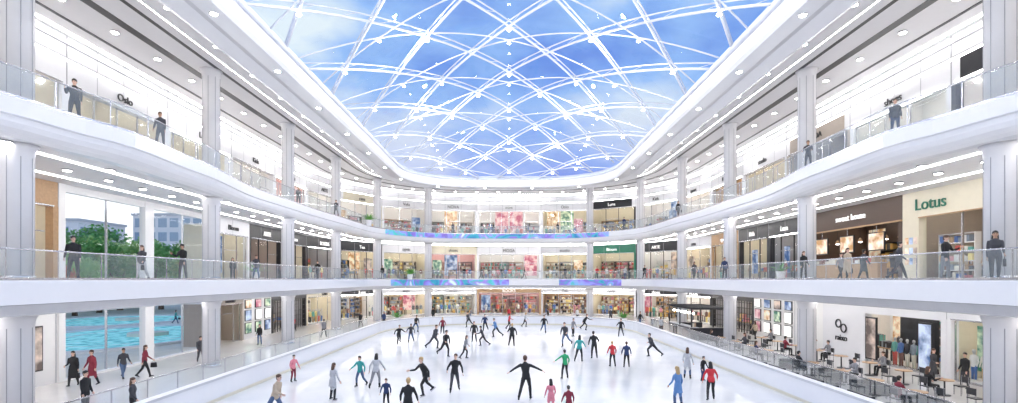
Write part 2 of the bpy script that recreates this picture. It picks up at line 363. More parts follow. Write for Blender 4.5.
def shop(p0,p1,z,H,kind,sign=None,name=None,D=5.0):
    p0=Vector((*p0,0));p1=Vector((*p1,0)); u=(p1-p0); W=u.length; u.normalize(); v=Vector((-u.y,u.x,0))
    M=Matrix(((u.x,v.x,0,p0.x),(u.y,v.y,0,p0.y),(0,0,1,z),(0,0,0,1)))
    mb=MB(); pal=R.sample(GOODS,5); tm=DARK; nm='shopfront'; signz=H-.55
    if kind=='window':
        nm='window_outdoor'
        mb.box(.4,W-.4,-.1,.2,H-.4,H,WHITE); mb.box(.4,W-.4,-.1,.2,-.02,.12,WHITE); mb.box(0,.4,-.15,.25,0,H,WHITE); mb.box(W-.4,W,-.15,.25,0,H,WHITE)
        mb.poly([(.4,.05,.12),(W-.4,.05,.12),(W-.4,.05,H-.4),(.4,.05,H-.4)],GLASS)
        n=2
        for i in range(1,n): cx=.4+(W-.8)*i/n; mb.box(cx-.03,cx+.03,0,.12,.12,H-.4,STEEL)
    elif kind=='plain':
        nm='wall_panelled'
        mb.box(0,W,0,.25,0,H,WHITE); n=max(1,int(W/2.5))
        for i in range(n+1): x=min(W-.03,max(.03,W*i/n)); mb.box(x-.03,x+.03,-.03,0,0,H,LGREY)
        for i in range(n):
            if i%2==0:
                cx=W*(i+.5)/n; mb.box(cx-.75,cx+.75,-.08,0,.8,3.1,DARK); mb.box(cx-.68,cx+.68,-.1,-.08,.87,3.03,POST[(i+int(z))%5])
    elif kind=='posters':
        mb.box(0,W,.0,.25,0,H,WHITE); nm='wall_poster_lightboxes'
        n=max(2,int(W/1.5))
        for i in range(n):
            cx=W*(i+.5)/n
            for zz in((.5,1.5),(1.65,2.65),(2.8,3.6)):
                mb.box(cx-.55,cx+.55,-.08,0,zz[0],zz[1],DARK); mb.box(cx-.5,cx+.5,-.1,-.08,zz[0]+.05,zz[1]-.05,R.choice(POST+[LBOX,LBOX]))
    elif kind=='grid':
        nm='shopfront_lattice'
        interior(mb,W,H,D,GREY,pal)
        mb.box(0,W,-.1,.3,H-.9,H,BLACK); mb.box(0,.3,-.1,.3,0,H-.9,BLACK); mb.box(W-.3,W,-.1,.3,0,H-.9,BLACK)
        n=int(W/.6)
        for i in range(n+1): 
            x=.3+(W-.6)*i/n
            if abs(x-W/2)>1.1: mb.box(x-.03,x+.03,0,.06,0,H-.9,BLACK)
        for i in range(7):
            zz=.3+i*.55
            if zz<H-.9: mb.box(.3,W/2-1,.01,.07,zz,zz+.05,BLACK); mb.box(W/2+1,W-.3,.01,.07,zz,zz+.05,BLACK)
        tm=LBOX
    elif kind=='restaurant':
        interior(mb,W,H,D,BROWN,[GOODS[5],GOODS[2],GOODS[8],GOODS[3]],WOOD)
        mb.box(0,W,-.15,.3,H-1.5,H,BROWN); mb.box(0,.35,-.15,.3,0,H-1.5,BROWN); mb.box(W-.35,W,-.15,.3,0,H-1.5,BROWN)
        mb.box(0,W,-.25,-.15,H-1.6,H-1.5,WOOD)
        for i in range(3):
            cx=W*(i+.8)/3.6; mb.box(cx-.72,cx+.72,-.1,.0,1.9,3.1,DARK); mb.box(cx-.66,cx+.66,-.12,-.1,1.96,3.04,POST[0]); mb.box(cx-.02,cx+.02,-.06,-.03,3.1,H-1.5,STEEL)
        mb.box(.6,W-2.4,.1,.7,0,1.1,WOOD); mb.box(.55,W-2.35,.05,.75,1.1,1.16,LGREY)
        goods(mb,.8,W-2.6,.2,.6,1.16,.4,1.3,pal)
        for i in range(int(W/1.2)):
            cx=.8+i*1.2; mb.box(cx-.008,cx+.008,.5,.516,2.9,H-.7,DARK); mb.loft([(cx,.508,2.65),(cx,.508,2.8),(cx,.508,2.92)],[.17,.12,.03],WOOD,10); mb.cyl(cx,.508,2.62,2.65,.1,LAMP,8)
        tm=LBOX; signz=H-1.0
    elif kind=='cream':
        interior(mb,W,H,D,TAUPE,[GOODS[2],GOODS[9],GOODS[5],GOODS[8],GOODS[3]])
        mb.box(0,W,-.15,.3,H-1.5,H,CREAM); mb.box(0,1.2,-.15,.3,0,H-1.5,CREAM); mb.box(W-.8,W,-.15,.3,0,H-1.5,CREAM)
        mb.box(1.2,W-.8,-.2,-.151,H-1.56,H-1.5,WOOD)
        for zz in(.9,1.5,2.1):
            for i in range(3): mb.box(.2+i*.32,.45+i*.32,-.17,-.151,zz,zz+.4,POST[i])
        mb.poly([(1.2,.1,0),(W*.55,.1,0),(W*.55,.1,H-1.5),(1.2,.1,H-1.5)],GLASS); mb.box(W*.55-.04,W*.55+.04,.05,.15,0,H-1.5,STEEL)
        shelf(mb,1.35,W*.55-.2,.9,1.25,2.6,5,WHITE,GOODS)
        for i in range(3): bust(mb,W*.55+.4+i*.6,1.0,R.choice(GOODS))
        tm=GREEN; signz=H-1.1
    elif kind=='whitefront':
        interior(mb,W,H,D,WHITE,[GOODS[1],GOODS[3],GOODS[10],GOODS[6],GOODS[12]],busy=.6)
        a=W*.42; b=W*.97
        mb.box(0,W,-.15,.3,H-.95,H,WHITE2); mb.box(0,a,-.15,.3,0,H-.95,WHITE2); mb.box(b,W,-.15,.3,0,H-.95,WHITE2)
        mb.box(a,b,.0,.1,0,.12,STEEL); mb.poly([(a,.1,0),(b,.1,0),(b,.1,H-.95),(a,.1,H-.95)],GLASS)
        for xx in(a+.6,b-1.0): mb.box(xx-.5,xx+.5,-.2,-.1,.2,3.0,BLACK); mb.box(xx-.42,xx+.42,-.22,-.2,.3,2.9,POST[(1,3,2)[int(xx)%3]])
        mb.box(a+1.3,b-1.7,1.2,1.25,.3,3.1,BLACK)
        for i in range(5): bust(mb,a+1.45+i*.5,.75,GOODS[(6,1,12,10,6)[i]])
        cx=W*.2; pts=[(cx-.28+.28*math.cos(t),-.2,2.3+.28*math.sin(t)) for t in [i*math.pi/12 for i in range(25)]]; mb.loft(pts,.05,DARK,6,ref=(0,1,0))
        pts=[(cx+.28+.28*math.cos(t),-.2,2.0+.28*math.sin(t)) for t in [i*math.pi/12 for i in range(25)]]; mb.loft(pts,.05,DARK,6,ref=(0,1,0))
    else:
        wall=R.choice([WHITE,TAUPE,CREAM,WOOD,PINK,CREAM,GREY]) if kind=='glass' else R.choice([WHITE,CREAM,WHITE])
        interior(mb,W,H,D,wall,pal)
        hd=R.choice([WHITE2,WHITE2,LGREY,TAUPE,CREAM,BLACK,WOOD]) if kind=='glass' else WHITE2
        if kind=='green': hd=GREEN
        if kind=='dark': hd=BLACK
        hh=min(1.3,H-3.3)
        if H>6:
            if hd is WOOD: hd=LGREY
            hh=2.6
            mb.box(0,W,-.16,-.121,H-.45,H-.38,GREY); mb.box(0,W,-.2,-.121,H-1.25,H-1.15,LGREY); mb.box(0,W,-.17,-.121,H-1.32,H-1.26,STRIP)
        tm=LBOX if hd in(GREEN,BLACK,GREY,WOOD) else DARK
        mb.box(0,W,-.12,.3,H-hh,H,hd if H<6 or hd in(WHITE2,LGREY) else WHITE2); 
        if H>6 and hd not in(WHITE2,LGREY): mb.box(.6,W-.6,-.18,-.121,H-hh+.1,H-1.4,hd)
        mb.box(0,.3,-.12,.3,0,H-hh,hd); mb.box(W-.3,W,-.12,.3,0,H-hh,hd)
        n=max(2,int(W/1.9))
        for i in range(n+1): x=min(W-.02,max(.02,W*i/n)); mb.box(x-.015,x+.015,-.128,-.12,H-hh,H,GREY)
        mb.box(.3,W-.3,-.18,-.12,H-hh-.02,H-hh+.06,STRIP if R.random()<.4 else STEEL)
        d0,d1=W/2-1,W/2+1
        if R.random()<.4: d0,d1=W-2.6,W-.6
        for a,b in((.3,d0),(d1,W-.3)):
            if b-a<.35: continue
            mb.poly([(a,.1,.1),(b,.1,.1),(b,.1,H-hh),(a,.1,H-hh)],GLASS); mb.box(a,b,.05,.15,0,.1,STEEL)
            n=max(1,int((b-a)/1.6))
            for i in range(n+1): x=a+(b-a)*i/n; mb.box(x-.03,x+.03,.05,.15,0,H-hh,DARK if hd is BLACK else STEEL)
            if b-a>1.3:
                mb.box(a+.1,b-.1,.3,1.2,0.005,.18,WHITE)
                q=R.random()
                if q<.35: mb.box(a+.3,min(b-.3,a+1.7),1.0,1.05,.6,3.0,R.choice(POST))
                x=a+.45
                while x<b-.3:
                    if R.random()<.8: bust(mb,x,.7,R.choice(GOODS))
                    x+=.62
                for i in range(3):
                    xx=a+(b-a)*(i+.5)/3; mb.cyl(xx,.6,H-.95,H-.7,.05,DARK,6)
        mb.box(d0,d1,.05,.15,2.5,2.56,STEEL)
        signz=H-hh/2-.25 if H<6 else H-hh+.4
    o=mb.build(name or nm,M)
    if sign: text(o,sign[0],sign[1],(W*sign[2],-.21,signz),tm)
    return o,M
def arcpts(n=4):
    return [(-5+19*math.cos(math.pi-math.pi/2*i/n),59+19*math.sin(math.pi-math.pi/2*i/n)) for i in range(n+1)]
A=arcpts(); AR=[(-x,y) for x,y in reversed(A)]
H1,H2,H3=L2-1.3,L3-1.3-L2,CEIL-L3
left={1:[(3,17,'plain'),(17,26.5,'plain'),(26.5,33.2,'window'),(33.2,40.4,'window'),(40.4,45,'glass'),(45,50.5,'posters'),(50.5,59,'grid')],
      2:[(3,17,'plain'),(17,26.5,'glass'),(26.5,33.2,'window'),(33.2,40.4,'window'),(40.4,46,'light'),(46,52.5,'glass'),(52.5,59,'dark')],
      3:[(3,12,'light'),(12,19.5,'light'),(19.5,27,'light'),(27,35,'light'),(35,43,'light'),(43,51,'light'),(51,59,'glass')]}
right={1:[(3,14,'glass'),(14,21,'dark'),(21,27.3,'glass'),(27.3,38,'whitefront'),(38,42,'plain'),(42,49,'posters'),(49,59,'grid')],
      2:[(3,14,'glass'),(14,23.5,'light'),(23.5,30.3,'cream'),(30.3,40.5,'restaurant'),(40.5,46,'glass'),(46,52,'dark'),(52,59,'glass')],
      3:[(3,12,'glass'),(12,19.5,'glass'),(19.5,27,'glass'),(27,35,'light'),(35,43,'glass'),(43,51,'light'),(51,59,'glass')]}
endk={1:['glass','dark','glass','glass','glass','glass','glass','dark','dark'],2:['glass','dark','light','glass','light','glass','green','dark','glass'],3:['light','glass','light','light','light','light','glass','light','light']}
words=['MODA','studio','Bloom','ARTE','casa','Vela','NOVA','mint','Oslo','Luna','Kids','sport','BOOKS','Tea','optic','shoes']
wi=0
def sg(kind):
    global wi
    if kind in('window','plain','posters'): return None
    wi+=1; return (words[wi%len(words)],.62,.5)
for lv,z,H in((1,L1,H1),(2,L2,H2),(3,L3,H3)):
    for a,b,k in left[lv]: shop((-24,a),(-24,b),z,H,k,sg(k),D=2.3 if (lv<3 and 40<a<46) else (3.4 if lv<3 and a<20 or (lv==2 and a==46) else 5.0))
    for a,b,k in right[lv]:
        s=sg(k)
        if k=='cream': s=('Lotus',.95,.3)
        if k=='restaurant': s=('sweet house',.6,.55)
        if k=='whitefront':
            o,M=shop((24,b),(24,a),z,H,k,None); text(o,'raixo',.62,(10.7*.2,-.19,1.1),DARK)
        else: shop((24,b),(24,a),z,H,k,s)
    pts=A+AR
    for i in range(len(pts)-1):
        k=endk[lv][i]; shop(pts[i],pts[i+1],z,H,k,sg(k),D=4.5)

# ---------------------------------------------------------------- outdoors (left, behind windows)
PAVE=mat('paving',(.78,.73,.64),.7,scale=.8,var=.15)
GRASS=mat('grass',(.16,.38,.10),.8,var=.3)
mb=MB(); mb.box(-160,-24.4,0,160,-.3,-.1,PAVE); mb.build('ground_outdoor')
def water():
    m=posterm('pool_water',(.01,.40,.42),(.45,.92,.88),1.1,.35); m.node_tree.nodes['Principled BSDF'].inputs['Roughness'].default_value=.4; return m
W_=water()
def blob(cx,cy,rx,ry,k,z): return [(cx+rx*math.cos(t)*(1+k*math.sin(3*t)),cy+ry*math.sin(t)*(1+k*math.cos(2*t)),z) for t in [2*math.pi*i/48 for i in range(48)]]
for cx,cy,rx,ry in((-36.5,48,8.2,12),(-52,66,8,9.5)):
    mb=MB(); mb.poly(blob(cx,cy,rx,ry,.08,-.03),W_)
    mb.rows([blob(cx,cy,rx,ry,.08,-.08),blob(cx,cy,rx,ry,.08,.1),blob(cx,cy,rx+.7,ry+.7,.08,.1),blob(cx,cy,rx+.7,ry+.7,.08,-.1)],WHITE,False,True)
    mb.rows([blob(cx,cy,rx*.66,ry*.66,.1,-.02),blob(cx,cy,rx*.66+.3,ry*.66+.3,.1,-.02)],WHITE,False,True)
    mb.rows([blob(cx+1,cy+1,rx*.2,ry*.14,.1,-.02),blob(cx+1,cy+1,rx*.2,ry*.14,.1,.3),blob(cx+1,cy+1,.05,.05,.1,.35)],PAVE,False,True)
    mb.build('swimming_pool')
mb=MB()
for c in((-52,50,2.5,4),(-46,82,6,2.5),(-64,62,2.4,6),(-40,70,2,4)):
    mb.rows([blob(*c,.1,-.1),blob(*c,.1,.12),blob(c[0],c[1],.1,.1,.1,.16)],GRASS,False,True)
mb.build('grass_planting_beds')
LEAF=[mat('leaf_green',(.13,.38,.08),.6,var=.4),mat('leaf_red',(.75,.2,.08),.6,var=.4),mat('leaf_lime',(.35,.58,.15),.6,var=.4)]
BARK=mat('bark',(.12,.08,.05),.9)
def treemesh(lm,seed):
    r=random.Random(seed); mb=MB()
    mb.loft([(0,0,0),(.1,0,1.5),(.05,.1,3.2),(.2,0,5)],[.28,.2,.16,.08],BARK,8)
    cs=[]
    for i in range(11):
        a=i*2.4; c=(1.8*math.cos(a)*r.uniform(.4,1.15),1.8*math.sin(a)*r.uniform(.4,1.15),r.uniform(2.4,6.8)); cs.append(c)
        mb.loft([(.1,0,1.8+r.random()),c],[.09,.03],BARK,5)
    for c in cs:
        for j in range(190):
            d=Vector((r.gauss(0,1),r.gauss(0,1),r.gauss(0,1))).normalized()*r.uniform(.5,1.4); p=Vector(c)+d
            q=Vector((r.gauss(0,1),r.gauss(0,1),r.gauss(0,1))).normalized()*.2; w=q.cross(Vector((r.random(),r.random(),r.random()))).normalized()*.12
            mb.poly([p-q,p+w,p+q,p-w],lm)
    return mb.mesh('tree')
TM=[treemesh(LEAF[i],i) for i in range(3)]
for x,y,t,s in[(-66,76,2,1.3),(-68,83,0,1.6),(-70,90,2,1.9),(-60,84,0,1.4),(-54,86,2,1.4),(-64,63,1,1.45),(-62,69,1,1.1),(-76,84,0,1.9),(-80,92,2,2.0),(-64,92,0,1.7),(-58,96,0,1.8),(-48,82,2,1.1),(-84,100,0,2.2),(-74,100,2,2.0),(-44,82,0,1.2),(-72,70,0,1.3),(-64.5,58,2,1.2),(-52,50,0,.9),(-40,71,2,1.0)]:
    inst('tree',TM[t],(x,y,-.12),R.uniform(0,6),s)
GL=mat('building_glass',(.35,.45,.55),.1,var=.2)
for x,y,w,d,h in[(-112,122,26,14,19),(-84,136,26,14,22),(-128,100,16,18,22)]:
    mb=MB(); mb.box(-w/2,w/2,-d/2,d/2,0,h,WHITE)
    for k in range(int(h/3.6)):
        n=int(w/3)
        for i in range(n): mb.box(-w/2+.5+i*3,-w/2+2.7+i*3,-d/2-.05,-d/2,1+k*3.6,3.3+k*3.6,GL)
        n=int(d/3)
        for i in range(n): mb.box(w/2,w/2+.05,-d/2+.5+i*3,-d/2+2.7+i*3,1+k*3.6,3.3+k*3.6,GL)
    mb.box(-w/2-.3,w/2+.3,-d/2-.3,d/2+.3,h,h+.6,LGREY)
    mb.build('apartment_building',Matrix.Translation((x,y,-.15)))
mb=MB(); mb.box(-.35,.35,-.1,1.2,.28,.34,WHITE); mb.loft([(0,-.1,.32),(0,-.75,.75)],[(.35,.04),(.35,.04)],WHITE,8,ref=(1,0,0))
for dx in(-.3,.3):
    for dy in(-.05,1.1): mb.box(dx-.03,dx+.03,dy-.03,dy+.03,0,.28,STEEL)
LG=mb.mesh('sun_lounger')
def parasol(m):
    mb=MB(); mb.cyl(0,0,0,2.5,.03,STEEL,8); mb.cyl(0,0,0,.08,.3,GREY,12)
    mb.loft([(0,0,2.1),(0,0,2.35),(0,0,2.62)],[1.2,.75,.05],m,8,smooth=False); return mb.mesh('parasol')
PSS=[parasol(WHITE),parasol(GOODS[5]),parasol(GOODS[0])]
for x,y in((-47.5,45),(-47.5,47.5),(-47,50),(-46,42),(-34,64),(-36.5,64.5),(-63,50)): inst('sun_lounger',LG,(x,y,-.1),1.4)
for i,(x,y) in enumerate(((-48.5,46.2),(-48.6,42.5),(-35,66),(-46,74.5))): inst('parasol',PSS[i%3],(x,y,-.1))

# ---------------------------------------------------------------- people
SKINM=[mat('skin_light',(.72,.47,.36),.5),mat('skin_tan',(.5,.3,.2),.5)]
HAIRM=[mat('hair_black',(.02,.017,.015),.5),mat('hair_brown',(.1,.05,.03),.5),mat('hair_blond',(.5,.33,.15),.5)]
EYE=mat('eye_dark',(.01,.01,.01),.2); LIP=mat('lip',(.45,.15,.13),.5)
def cloth(n,c): return mat('cloth_'+n,c,.8,var=.15,scale=12)
C={k:cloth(k,v) for k,v in dict(black=(.02,.02,.022),charcoal=(.06,.06,.07),navy=(.03,.05,.13),grey=(.25,.25,.27),white=(.75,.75,.75),red=(.6,.04,.05),pink=(.75,.25,.3),teal=(.05,.35,.33),green=(.03,.38,.15),blue=(.12,.25,.5),jeans=(.08,.13,.24),beige=(.5,.4,.3),brown=(.15,.08,.05),maroon=(.25,.03,.05),lightgrey=(.5,.5,.52)).items()}
BLADE=STEEL
def person(name,lean=0,arms=((10,8,15),(-8,8,15)),legs=((0,3,2),(0,3,2)),fem=False,coat=0,skate=False,yaw=0,sit=False,longhair=False,headtilt=0,bag=False,roll=0):
    tmp=MB(); X=MATS['eye_dark']; bones=[]; extra=MB()
    SK,HR,TP,BT,SH=SKINM[0],HAIRM[0],C['black'],C['charcoal'],C['brown']
    fs=.92 if fem else 1
    ln=math.radians(lean); t=Vector((math.sin(math.radians(roll)),-math.sin(ln),math.cos(ln))).normalized(); P=Vector((0,0,0))
    def at(h,fw=0): 
        fwd=Vector((0,-math.cos(ln),-math.sin(ln))); return P+t*h+fwd*fw
    hs=1.08 if fem else 1
    tmp.loft([at(-.13),at(-.06),at(.04),at(.17),at(.32),at(.42),at(.49),at(.53),at(.57)],
             [(.11*hs,.09),(.165*hs,.12),(.165*hs,.12),(.140*fs,.105),(.175*fs,.127+(.015 if fem else 0)),(.19*fs,.115),(.155*fs,.09),(.08,.07),(.055,.055)],X,14,ref=(1,0,0))
    bones+=[(at(-.02),at(.1),.16,.14,2),(at(.1),at(.42),.14,.15,2),(at(.42),at(.5),.14,.08,2),(at(-.1),at(-.13),.12,.12,3)]
    hc=at(.55)+Vector((0,-.01-math.sin(ln)*.05,.15)); ya=math.radians(yaw); ht=math.radians(headtilt)
    HM=Matrix.Translation(hc)@Matrix.Rotation(ya,4,'Z')@Matrix.Rotation(ht,4,'X')
    neck0=at(.5)
    tmp.loft([neck0,(neck0+hc)/2,hc-Vector((0,0,.03))],[.06,.052,.052],X,10,ref=(1,0,0))
    def H(x,y,z): return HM@Vector((x,y,z))
    tmp.loft([H(0,-.035,-.12),H(0,-.03,-.105),H(0,-.012,-.07),H(0,0,-.02),H(0,.004,.03),H(0,.006,.075),H(0,.006,.105),H(0,.006,.12)],
             [(.022,.025),(.04,.045),(.056,.075),(.070,.09),(.076,.098),(.068,.088),(.045,.06),(.015,.02)],X,14,ref=HM.to_3x3()@Vector((1,0,0)))
    tmp.loft([H(0,-.085,.015),H(0,-.108,-.022),H(0,-.09,-.035)],[.011,.019,.012],X,6)
    for s in(-1,1): tmp.loft([H(s*.072,.012,.02),H(s*.086,.018,.0),H(s*.074,.012,-.035)],[.012,.018,.012],X,6)
    bones.append((H(0,0,-.06),H(0,0,.05),.06,.09,0)); bones.append((hc-Vector((0,0,.13)),hc-Vector((0,0,.08)),.055,.055,0))
    for s in(-1,1):
        e=H(s*.031,-.088,.004); extra.ell(e,.013,.009,.008,EYE,8,5)
        extra.loft([H(s*.015,-.095,.024),H(s*.045,-.083,.026)],.005,HR,5)
    extra.loft([H(-.022,-.082,-.06),H(0,-.09,-.058),H(.022,-.082,-.06)],[.004,.008,.004],LIP,6)
    rx=HM.to_3x3()@Vector((1,0,0))
    extra.loft([H(0,.045,-.085),H(0,.035,-.04),H(0,.024,.01),H(0,.014,.05),H(0,.006,.085),H(0,.006,.118),H(0,.008,.135)],
               [(.045,.045),(.07,.068),(.083,.085),(.086,.1),(.078,.1),(.05,.066),(.012,.016)],HR,14,ref=rx)
    if longhair:
        extra.loft([H(0,.03,.06),H(0,.055,-.04),H(0,.075,-.15),H(0,.085,-.27),H(0,.08,-.33)],[(.08,.08),(.095,.06),(.1,.05),(.08,.035),(.03,.015)],HR,12,ref=rx)
    for s,(a,b,e) in zip((-1,1),arms):
        S=at(.445)+Vector((s*.175*fs,0,0)); 
        def dr(aa,bb): aa=math.radians(aa);bb=math.radians(bb); return Vector((s*math.sin(bb),-math.sin(aa)*math.cos(bb),-math.cos(aa)*math.cos(bb)))
        d1=dr(a,b); d2=dr(a+e,b*(.9 if abs(b)>45 else .3)); E=S+d1*.29; Wr=E+d2*.25; Hn=Wr+d2*.09
        tmp.loft([S-d1*.03,S+d1*.06,S+d1*.17,E,E+d2*.07,Wr],[.055*fs,.063*fs,.055*fs,.047*fs,.047*fs,.034*fs],X,10)
        bones+=[(S,E,.055,.045,2),(E,Wr,.045,.03,2)]
        side=d2.cross(Vector((s,0,0)) if abs(d2.x)<.8 else Vector((0,0,1))).normalized()
        nrm=d2.cross(side).normalized()
        tmp.loft([Wr-d2*.01,Wr+d2*.04,Wr+d2*.09],[(.026,.022),(.04,.018),(.038,.015)],X,8,ref=side)
        bones.append((Wr+d2*.03,Hn,.03,.03,0))
        for q,(o_,l) in enumerate(((-.03,.062),(-.010,.078),(.010,.083),(.030,.074))):
            b0=Wr+d2*.075+side*o_; b1=b0+d2*(l*.5)+nrm*.006*s; b2=b1+d2*(l*.32)+nrm*.022*-s; b3=b2+d2*(l*.12)+nrm*.02*-s
            extra.loft([b0,b1,b2,b3],[.0095,.0092,.0082,.006],SK,6)
        th=Wr+d2*.03+side*.034
        extra.loft([Wr+d2*.02+side*.022,th+d2*.015+side*.012,th+d2*.045+side*.02,th+d2*.065+side*.018],[.013,.012,.010,.007],SK,6)
        if bag and s==1:
            c=Hn+Vector((0,0,-.26)); extra.loft([c-Vector((0,0,.14)),c+Vector((0,0,.12))],[(.05,.16),(.045,.14)],SH,8,ref=(1,0,0))
            extra.loft([c+Vector((0,-.1,.1)),Hn+Vector((0,0,-.02)),c+Vector((0,.1,.1))],.008,SH,5)
    low=[]
    for s,(a,b,k) in zip((-1,1),legs):
        Hp=P+Vector((s*.088*hs,0,-.05))
        def dr(aa,bb): aa=math.radians(aa);bb=math.radians(bb); return Vector((s*math.sin(bb),-math.sin(aa)*math.cos(bb),-math.cos(aa)*math.cos(bb)))
        d1=dr(a,b); d2=dr(a-k,b*.8); K=Hp+d1*.42; An=K+d2*.40
        tmp.loft([Hp-d1*.04,Hp+d1*.05,Hp+d1*.2,K,K+d2*.1,K+d2*.25,An],[.08,.095,.083,.064,.065,.055,.047],X,12)
        bones+=[(Hp,K,.09,.06,3),(K,An,.06,.045,3)]
        fa=math.radians(a-k)*.75 if not sit else 0
        fd=Vector((s*.15,-math.cos(fa),math.sin(fa))).normalized()
        dn=(Vector((0,0,-1))-fd*Vector((0,0,-1)).dot(fd)).normalized()
        F=An+dn*.045
        tmp.loft([F-fd*.075,F-fd*.045,F+fd*.05,F+fd*.13,F+fd*.175],[(.025,.025),(.04,.042),(.042,.036),(.043,.027),(.025,.015)],X,10,ref=(1,0,0))
        bones.append((F-fd*.05,F+fd*.14,.045,.035,4)); bones.append((An+dn*.0,F,.05,.045,4))
        bt=F+dn*.042
        if skate:
            tmp.loft([An-d2*.1,An],[.056,.05],X,10); bones.append((An-d2*.1,An,.062,.06,4))
            sd=fd.cross(dn).normalized()
            p=[bt-fd*.1,bt+fd*.16,bt+fd*.18+dn*.045,bt-fd*.12+dn*.055]
            for q in(1,-1): extra.poly([v+sd*.004*q for v in (p if q>0 else p[::-1])],BLADE)
            extra.poly([p[2]+sd*.004,p[3]+sd*.004,p[3]-sd*.004,p[2]-sd*.004],BLADE); bt=bt+dn*.05
        low.append(min((bt-fd*.07).z,(bt+fd*.14).z))
    if coat:
        tmp.loft([at(.12),P+Vector((0,0,-.02)),P+Vector((0,0,-.12-coat*.5)),P+Vector((0,.01,-.12-coat))],[(.14,.11),(.18,.14),(.20,.165),(.22,.185)],X,16,ref=(1,0,0))
        bones+=[(P,P+Vector((0,0,-.12-coat)),.19,.21,2)]
    g=min(low)
    ob=tmp.build('tmp_body'); m=ob.modifiers.new('r','REMESH'); m.mode='VOXEL'; m.voxel_size=.0155; m.use_smooth_shade=True
    s_=ob.modifiers.new('s','SMOOTH'); s_.factor=.5; s_.iterations=3
    dg=bpy.context.evaluated_depsgraph_get(); me=bpy.data.meshes.new_from_object(ob.evaluated_get(dg))
    n=len(me.vertices); co=np.empty(n*3); me.vertices.foreach_get('co',co); co=co.reshape(-1,3)
    npoly=len(me.polygons); ce=np.empty(npoly*3); me.polygons.foreach_get('center',ce); ce=ce.reshape(-1,3)
    best=np.full(npoly,1e9); sl=np.zeros(npoly,int)
    for a,b,ra,rb,k in bones:
        a=np.array(a);b=np.array(b); d=b-a; L=max(1e-9,d@d); tt=np.clip(((ce-a)@d)/L,0,1)
        dist=np.linalg.norm(ce-(a+tt[:,None]*d),axis=1)-(ra+(rb-ra)*tt); w=dist<best; best[w]=dist[w]; sl[w]=k
    out=MB(); order=[SK,HR,TP,BT,SH,EYE,LIP,BLADE]; out.mats=list(order)
    faces=[tuple(p.vertices) for p in me.polygons]
    out.v=[tuple(c) for c in co]; out.f=faces; out.m=[int(x) for x in sl]; out.s=[True]*npoly
    b0=len(out.v); out.v+=[tuple(v) for v in extra.v]
    for f_,mi_,sm in zip(extra.f,extra.m,extra.s): out.f.append(tuple(b0+i for i in f_)); out.m.append(order.index(extra.mats[mi_])); out.s.append(sm)
    out.v=[(x,y,z-g) for x,y,z in out.v]
    bpy.data.objects.remove(ob); bpy.data.meshes.remove(me)
    return out.mesh('person_'+name)
T={}
T['stand']=person('stand',0,((4,7,12),(2,7,20)),((3,4,3),(-2,4,2)))
T['phone']=person('phone',3,((24,12,95),(5,7,15)),((5,6,6),(-3,5,2)),headtilt=12,yaw=-8)
T['hip']=person('hip',-1,((-6,14,35),(4,8,18)),((6,7,8),(-2,3,1)),yaw=25,roll=-2)
T['rail']=person('rail',8,((30,10,45),(28,10,50)),((6,5,8),(-4,4,3)),headtilt=8)
T['walk']=person('walk',4,((-22,7,18),(24,7,28)),((24,2,8),(-18,2,22)))
T['walk2']=person('walk2',4,((20,7,28),(-20,7,16)),((-16,2,26),(22,2,6)),yaw=20)
T['coat']=person('coat',2,((12,7,22),(-10,7,15)),((14,3,6),(-10,3,12)),coat=.34)
T['fstand']=person('fstand',0,((8,6,30),(0,7,12)),((5,2,6),(-2,3,2)),fem=True,longhair=True)
T['fwalk']=person('fwalk',3,((-18,6,15),(20,6,30)),((22,1,8),(-16,1,22)),fem=True,longhair=True,bag=True)
T['fcoat']=person('fcoat',2,((10,7,70),(-8,7,12)),((14,2,6),(-10,2,14)),fem=True,longhair=True,coat=.42,bag=True)
T['sk1']=person('sk1',20,((-32,22,30),(42,18,45)),((38,4,48),(-30,14,22)),skate=True)
T['sk2']=person('sk2',16,((36,24,38),(-26,28,22)),((-30,12,30),(32,4,42)),skate=True)
T['lunge']=person('lunge',26,((-40,30,20),(50,30,30)),((46,6,60),(-38,16,12)),skate=True,headtilt=-12)
T['glide']=person('glide',8,((5,22,25),(8,24,20)),((12,6,20),(2,7,12)),skate=True)
T['glide2']=person('glide2',10,((18,34,48),(-12,24,28)),((18,8,26),(-10,10,30)),skate=True,roll=4,yaw=-20)
T['spread']=person('spread',8,((8,68,14),(-4,58,22)),((26,6,34),(-16,12,14)),skate=True,roll=5,yaw=10)
T['armup']=person('armup',6,((10,30,20),(8,58,10)),((14,9,22),(2,12,14)),skate=True)
T['fsk']=person('fsk',12,((14,30,30),(-14,30,22)),((26,4,34),(-20,10,18)),fem=True,longhair=True,skate=True)
T['fgl']=person('fgl',6,((5,18,40),(4,20,20)),((8,5,14),(2,6,10)),fem=True,longhair=True,skate=True,coat=.2)
T['sit']=person('sit',4,((30,8,60),(25,8,65)),((84,5,84),(80,7,78)),sit=True)
T['fsit']=person('fsit',2,((35,8,70),(20,8,50)),((86,3,84),(84,4,70)),sit=True,fem=True,longhair=True)
def place(t,x,y,z=0,rot=0,h=1.75,top='black',bot='charcoal',hair=0,skin=0,shoe='black',nm='shopper',mirror=False):
    me=T[t]; s=h/1.75
    if t in('sk1','sk2','lunge'): s*=1.06
    o=inst(nm,me,(x,y,z),math.radians(rot),(-s if mirror else s,s,s))
    for i,m in enumerate([SKINM[skin],HAIRM[hair],C[top],C[bot],C[shoe]]):
        o.material_slots[i].link='OBJECT'; o.material_slots[i].material=m
    return o
ic=.045
